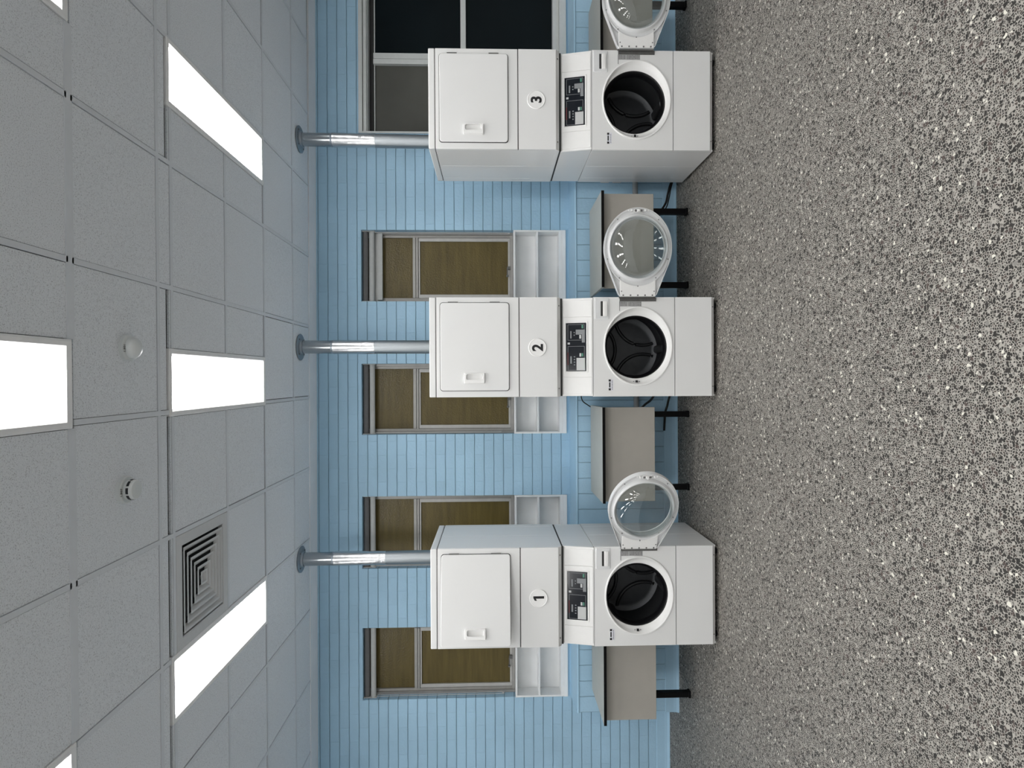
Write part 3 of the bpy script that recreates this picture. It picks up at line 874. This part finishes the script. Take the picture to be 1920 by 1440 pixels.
        # resample radially about the oval centre
        out = []
        for k in range(n):
            u = 2 * PI * k / n; dx, dz_ = math.cos(u), math.sin(u); best = 0
            for i in range(len(hh)):
                (ax, az), (bx_, bz_) = hh[i], hh[(i + 1) % len(hh)]
                ex, ez = bx_ - ax, bz_ - az; den = dx * ez - dz_ * ex
                if abs(den) < 1e-12: continue
                s = ((ax - cx) * ez - az * ex) / den; v = ((ax - cx) * dz_ - az * dx) / den
                if s > 0 and -1e-6 <= v <= 1 + 1e-6: best = max(best, s)
            out.append((cx + best * dx, best * dz_))
        return out
    e2 = lambda a_, b_, y, c=cx: [(c + a_ * math.cos(2 * PI * k / n), y, b_ * math.sin(2 * PI * k / n)) for k in range(n)]
    h0, h1 = hull(0), hull(.006)
    bm = bmesh.new()
    loft(bm, [e2(.205, .195, -.004), e2(.205, .195, -.010), [(x, -.016, z) for x, z in h1], [(x, -.012, z) for x, z in h0],
              [(x, .022, z) for x, z in h0], [(x, .022, z) for x, z in h1], [(x, -.002, z) for x, z in h1], e2(.207, .197, -.002), e2(.205, .195, -.004)])
    bmesh.ops.remove_doubles(bm, verts=bm.verts, dist=1e-6)
    link('door_shell', bm, M['plastic_rim'], wd, smooth=35)
    bm = bmesh.new()
    loft(bm, [e2(A - .006, B - .006, .0), e2(A - .006, B - .006, .018), e2(A - .010, B - .009, .020), e2(A - .018, B - .0125, .012), e2(A - .030, B - .019, .009),
              e2(.229, .209, .012), e2(.224, .2055, .026), e2(.219, .202, .034), e2(.212, .197, .036), e2(.207, .193, .032), e2(.202, .189, .018), e2(.202, .189, .0)])
    ring = link('door_ring', bm, M['plastic_rim'], wd, smooth=35)
    prof = [(1.0, .012), (.985, .05), (.95, .078), (.88, .098), (.74, .112), (.5, .120), (.25, .123), (.02, .124)]
    bm = bmesh.new()
    loft(bm, [e2(.200 * s, .188 * s, y) for s, y in prof], False, True)
    loft(bm, [e2(.194 * s, .182 * s, y * .955 - .001) for s, y in prof], False, True)
    bm.normal_update()
    for f in bm.faces:                       # both skins of the bowl face outwards
        if f.normal.dot(f.calc_center_median() - Vector((cx, -.05, 0))) < 0: f.normal_flip()
    link('glass_bowl', bm, M['glass'], wd, smooth=80, recalc=False)
    bm = bmesh.new()                       # dished outer window, hollow towards the drum side
    loft(bm, [e2(.204 * q, .194 * q, -.006 - .05 * (1 - q * q)) for q in (1, .93, .84, .72, .58, .42, .25, .08)], False, True)
    bm.normal_update()
    for f in bm.faces:
        if f.normal.y < 0: f.normal_flip()
    link('outer_window', bm, M['glass'], wd, smooth=80, recalc=False)
    bm = bmesh.new()
    loft(bm, [e2(.2025, .1895, .002), e2(.2025, .1895, .012), e2(.194, .182, .014), e2(.192, .180, .008)])
    link('bowl_seal', bm, M['plastic_rim'], wd, smooth=40)
    # hinge plate between the arms
    bm = bmesh.new()
    arc = []
    for j in range(25):
        u = math.radians(-34 + 68 * j / 24); arc.append((cx + (A - .012) * math.cos(u), (B - .01) * math.sin(u)))
    arc = [p for p in arc if abs(p[1]) < .122]
    prism(bm, [(-.004, -.122)] + [(arc[0][0], -.122)] + arc + [(arc[-1][0], .122), (-.004, .122)], ident(-.001), ident(.021))
    hp = link('hinge_plate', bm, M['plastic'], wd, bevel=.003)
    for k in range(5):
        zz = -.1 + .05 * k
        bm = bmesh.new(); loft(bm, [ell(.0055, .0055, -.013, zz, .019, 14), ell(.0055, .0055, -.013, zz, .0235, 14), ell(.003, .003, -.013, zz, .0245, 14)], True, True)
        link('bolt', bm, M['screw'], hp)
    for (px, pz, yy) in ((-.04, .112, .0205), (-.04, -.112, .0205), (-.075, 0, .0205)):
        bm = bmesh.new(); loft(bm, [ell(.004, .004, px, pz, .017, 12), ell(.004, .004, px, pz, yy + .003, 12)], True, True); link('screw', bm, M['screw'], hp)
    for deg in (35, -35, 72, -72, 140, -140):
        u = math.radians(deg); px, pz = cx + (A - .022) * math.cos(u), (B - .0145) * math.sin(u)
        bm = bmesh.new(); loft(bm, [ell(.0035, .0035, px, pz, .008, 12), ell(.0035, .0035, px, pz, .0165, 12)], True, True); link('screw', bm, M['screw'], ring)
    # door latch striker on the free edge
    u0 = cx - A + .012
    for q, m_ in (((u0, u0 + .022, .008, .026, -.030, .030), 'plastic'), ((u0 + .004, u0 + .018, .026, .044, -.007, .007), 'plastic'),
                  ((u0 + .002, u0 + .016, .010, .032, -.052, -.040), 'plastic'), ((u0 + .002, u0 + .016, .010, .032, .040, .052), 'plastic'),
                  ((u0 + .004, u0 + .014, .010, .024, -.070, -.060), 'plastic'), ((u0 + .004, u0 + .014, .010, .024, .060, .070), 'plastic')):
        link('latch_striker', boxes(q), M[m_], wd, bevel=.002)
    for q in ((u0 + .003, u0 + .018, .0255, .0268, -.027, -.012), (u0 + .003, u0 + .018, .0255, .0268, .012, .027)):
        link('latch_slot', boxes(q), M['screw'], wd)
    # hinge leaf joining door and cabinet
    bm = bmesh.new(); loft(bm, [circ(.006, 0, 0, -.125, 14), circ(.006, 0, 0, .125, 14)], True, True); link('hinge_pin', bm, M['steel'], wd, smooth=40)
    return t

machine(1, -1.4515, 4.167, -.0043, 156, 9.5, math.radians(90), 'white stacked washer dryer numbered 1, its dryer door slightly ajar')
machine(2, .2657, 4.1619, -.0075, 177, 0, math.radians(-30), 'white stacked washer dryer numbered 2, in the middle of the row')
machine(3, 1.9685, 4.1674, -.0189, 178, 0, math.radians(102), 'white stacked washer dryer numbered 3, in front of the wide dark window')

# ------------------------------------------------------------------ dryer exhaust pipes
def flue(x, y, label, lean, lower):
    t = empty('exhaust_pipe', (x, y, 1.2)); tag(t, label, 'pipe', 'galvanised dryer exhaust pipes')
    r = .053; top = HC - 1.2
    def seg(name, z0, z1, r0, r1, mat, extra=()):
        bm = bmesh.new(); nz = 24
        rings = []
        for i in range(nz + 1):
            k = i / nz; z = z0 + (z1 - z0) * k
            rings.append(circ(r0 + (r1 - r0) * k, lean * (top - z), 0, z, 40))
        loft(bm, rings, True, True)
        return link(name, bm, mat, t, smooth=50)
    za, zb_, zc = 2.855 - 1.2, lower - 1.2, 0
    seg('upper_pipe', za, top, r, r, M['galv'])
    seg('joint_band', za - .012, za + .004, r + .001, r + .001, M['flange'])
    seg('foil_tape', zb_, za - .012, r + .0025, r + .004, M['foil'])
    seg('lower_pipe', zc, zb_, r + .001, r + .001, M['galv_dull'])
    bm = bmesh.new(); loft(bm, [circ(.054, 0, 0, top), circ(.104, 0, 0, top), circ(.106, 0, 0, top - .006), circ(.100, 0, 0, top - .010), circ(.062, 0, 0, top - .014), circ(.056, 0, 0, top - .03)])
    fl = link('ceiling_flange', bm, M['flange'], t, smooth=40)
    for k in range(4):
        u = PI / 4 + k * PI / 2
        bm = bmesh.new(); loft(bm, [circ(.006, .082 * math.cos(u), .082 * math.sin(u), top - .010, 12), circ(.006, .082 * math.cos(u), .082 * math.sin(u), top - .017, 12)], True, True)
        link('screw', bm, M['screw'], fl)
    bm = bmesh.new(); loft(bm, [[(x_, -.10, z) for (x_, z) in [(.05 * math.cos(2 * PI * k / 24), .1 + .05 * math.sin(2 * PI * k / 24)) for k in range(24)]],
                                [(x_, .0, z) for (x_, z) in [(.05 * math.cos(2 * PI * k / 24), .1 + .05 * math.sin(2 * PI * k / 24)) for k in range(24)]]], True, True)
    return t
flue(-1.387, 4.955, 'galvanised exhaust pipe rising from washer dryer 1 to the ceiling', .006, 2.43)
flue(.322, 4.955, 'galvanised exhaust pipe rising from washer dryer 2 to the ceiling', -.002, 2.51)
flue(2.000, 4.960, 'galvanised exhaust pipe rising from washer dryer 3 beside the wide window', -.012, 2.50)

# ------------------------------------------------------------------ tables
def table(x0, x1, label):
    xc = (x0 + x1) / 2; H = (x1 - x0) / 2
    t = empty('table', (xc, 4.50, 0)); tag(t, label, 'table', 'grey tables along the lower wall')
    link('tabletop', boxes((-H, H, .004, .553, .727, .7465)), M['laminate'], t, bevel=.0015)
    link('edge_band', boxes((-H, H, -.001, .004, .7265, .747)), M['edge'], t)
    link('apron', boxes((-H + .002, H - .002, .070, .088, .337, .727)), M['apron'], t, bevel=.002)
    for s in (-1, 1):
        cx = s * (H - .067)
        bm = boxes((cx - .022, cx + .022, .295, .339, .004, .727)); box(bm, cx - .026, cx + .026, .291, .343, 0, .018)
        box(bm, cx - .022, cx + .022, .088, .52, .69, .727)
        prism(bm, [(s * -.022, .345), (s * -.022, .42), (s * -.060, .42)], lambda x, z: (cx + x, .30, z), lambda x, z: (cx + x, .334, z))
        link('leg', bm, M['blackmetal'], t, bevel=.002)
    return t
table(-2.527, -1.815, 'grey laminate table standing left of washer dryer 1')
table(-.8785, -.1635, 'grey laminate table between washer dryers 1 and 2')
table(.732, 1.452, 'grey laminate table between washer dryers 2 and 3')
table(2.395, 3.105, 'grey laminate table beyond washer dryer 3, below the wide dark window')

# ------------------------------------------------------------------ small things on the lower wall
bm = bmesh.new()
tube(bm, [(-.72, DY - .021, .352), (3.2, DY - .021, .352)], .022, 20)
tag(link('drain_pipe', bm, M['pvc'], None, smooth=50), 'pale grey drain pipe running along the lower blue wall behind the tables', 'pipe')
for z, s in ((.607, 'upper white wall socket behind washer dryer 3'), (.505, 'lower white wall socket behind washer dryer 3')):
    t = empty('wall_socket', (1.775, DY, z)); tag(t, s, 'socket')
    bm = bmesh.new(); prism(bm, rrect(-.06, .06, -.038, .038, .006), lambda x, q: (x, -.012, q), lambda x, q: (x, .001, q)); link('plate', bm, M['socket'], t, bevel=.002)
    bm = boxes((-.030, -.014, -.014, -.012, .002, .018), (.014, .030, -.014, -.012, .002, .018)); link('switch', bm, M['plastic'], t, bevel=.001)
    bm = boxes((-.0225, -.0195, -.0125, -.012, -.022, -.010), (.0195, .0225, -.0125, -.012, -.022, -.010)); link('slot', bm, M['black'], t)
def cord(pts, r, label):
    bm = bmesh.new(); tube(bm, smoothpath(pts), r, 10)
    tag(link('power_cord', bm, M['rubber'], None, smooth=60), label, 'cord', 'black cords behind the washer dryers')
cord([(.02, 5.0, .835), (-.06, 5.03, .83), (-.125, 5.05, .815), (-.165, 5.06, .765), (-.20, 5.06, .715), (-.27, 5.06, .66), (-.36, 5.06, .52)], .0045, 'thin black cord curling down behind the table beside washer dryer 2')
cord([(.03, 4.96, .17), (-.11, 4.98, .25), (-.155, 4.99, .30), (-.20, 5.0, .345), (-.27, 5.01, .40), (-.36, 5.02, .48)], .009, 'black hose rising from washer dryer 2 to behind the table')
cord([(.02, 5.0, .06), (-.115, 5.03, .095), (-.17, 5.04, .105), (-.225, 5.045, .12), (-.30, 5.05, .125), (-.38, 5.05, .13)], .009, 'black hose low behind the leg of the table between washers 1 and 2')
cord([(1.76, 4.96, .04), (1.66, 4.98, .085), (1.58, 4.99, .105), (1.50, 5.0, .125), (1.40, 5.01, .20), (1.30, 5.015, .30)], .009, 'black hose low behind washer dryer 3')
cord([(1.76, 5.035, .03), (1.66, 5.045, .06), (1.58, 5.05, .075), (1.49, 5.055, .10), (1.42, 5.06, .16), (1.34, 5.062, .28)], .005, 'thinner black cord beside the hose low behind washer dryer 3')

# ------------------------------------------------------------------ world, camera, colour
wd = bpy.data.worlds.new('night'); bpy.context.scene.world = wd; wd.use_nodes = True
wd.node_tree.nodes['Background'].inputs['Color'].default_value = (.004, .005, .007, 1)
wd.node_tree.nodes['Background'].inputs['Strength'].default_value = 1.0

F, H, P, YW, R = 1140.7749, 1.55982, .0313314, -.0032014, .0048733
def world_dir(xr, d, ur):
    c, s = math.cos(R), math.sin(R); X, U = c * xr + s * ur, -s * xr + c * ur
    c, s = math.cos(P), math.sin(P); y, z = c * d + s * U, -s * d + c * U
    c, s = math.cos(YW), math.sin(YW)
    return Vector((c * X - s * y, s * X + c * y, z))
right, fwd, up = world_dir(1, 0, 0), world_dir(0, 1, 0), world_dir(0, 0, 1)
cam = bpy.data.cameras.new('camera'); co = bpy.data.objects.new('camera', cam); C.objects.link(co)
cam.sensor_fit = 'HORIZONTAL'; cam.sensor_width = 36; cam.lens = F * 36 / 1920
cam.clip_start = .05; cam.clip_end = 60
# the phone was held on its side: picture-right is down in the room, picture-up is right in the room
m3 = Matrix((-up, right, -fwd)).transposed()
co.matrix_world = Matrix.Translation((0, 0, H)) @ m3.to_4x4()
sc = bpy.context.scene
sc.camera = co
sc.view_settings.view_transform = 'Standard'; sc.view_settings.look = 'None'
sc.view_settings.gamma = 1; sc.view_settings.use_curve_mapping = False
sc.view_settings.exposure = 0.82
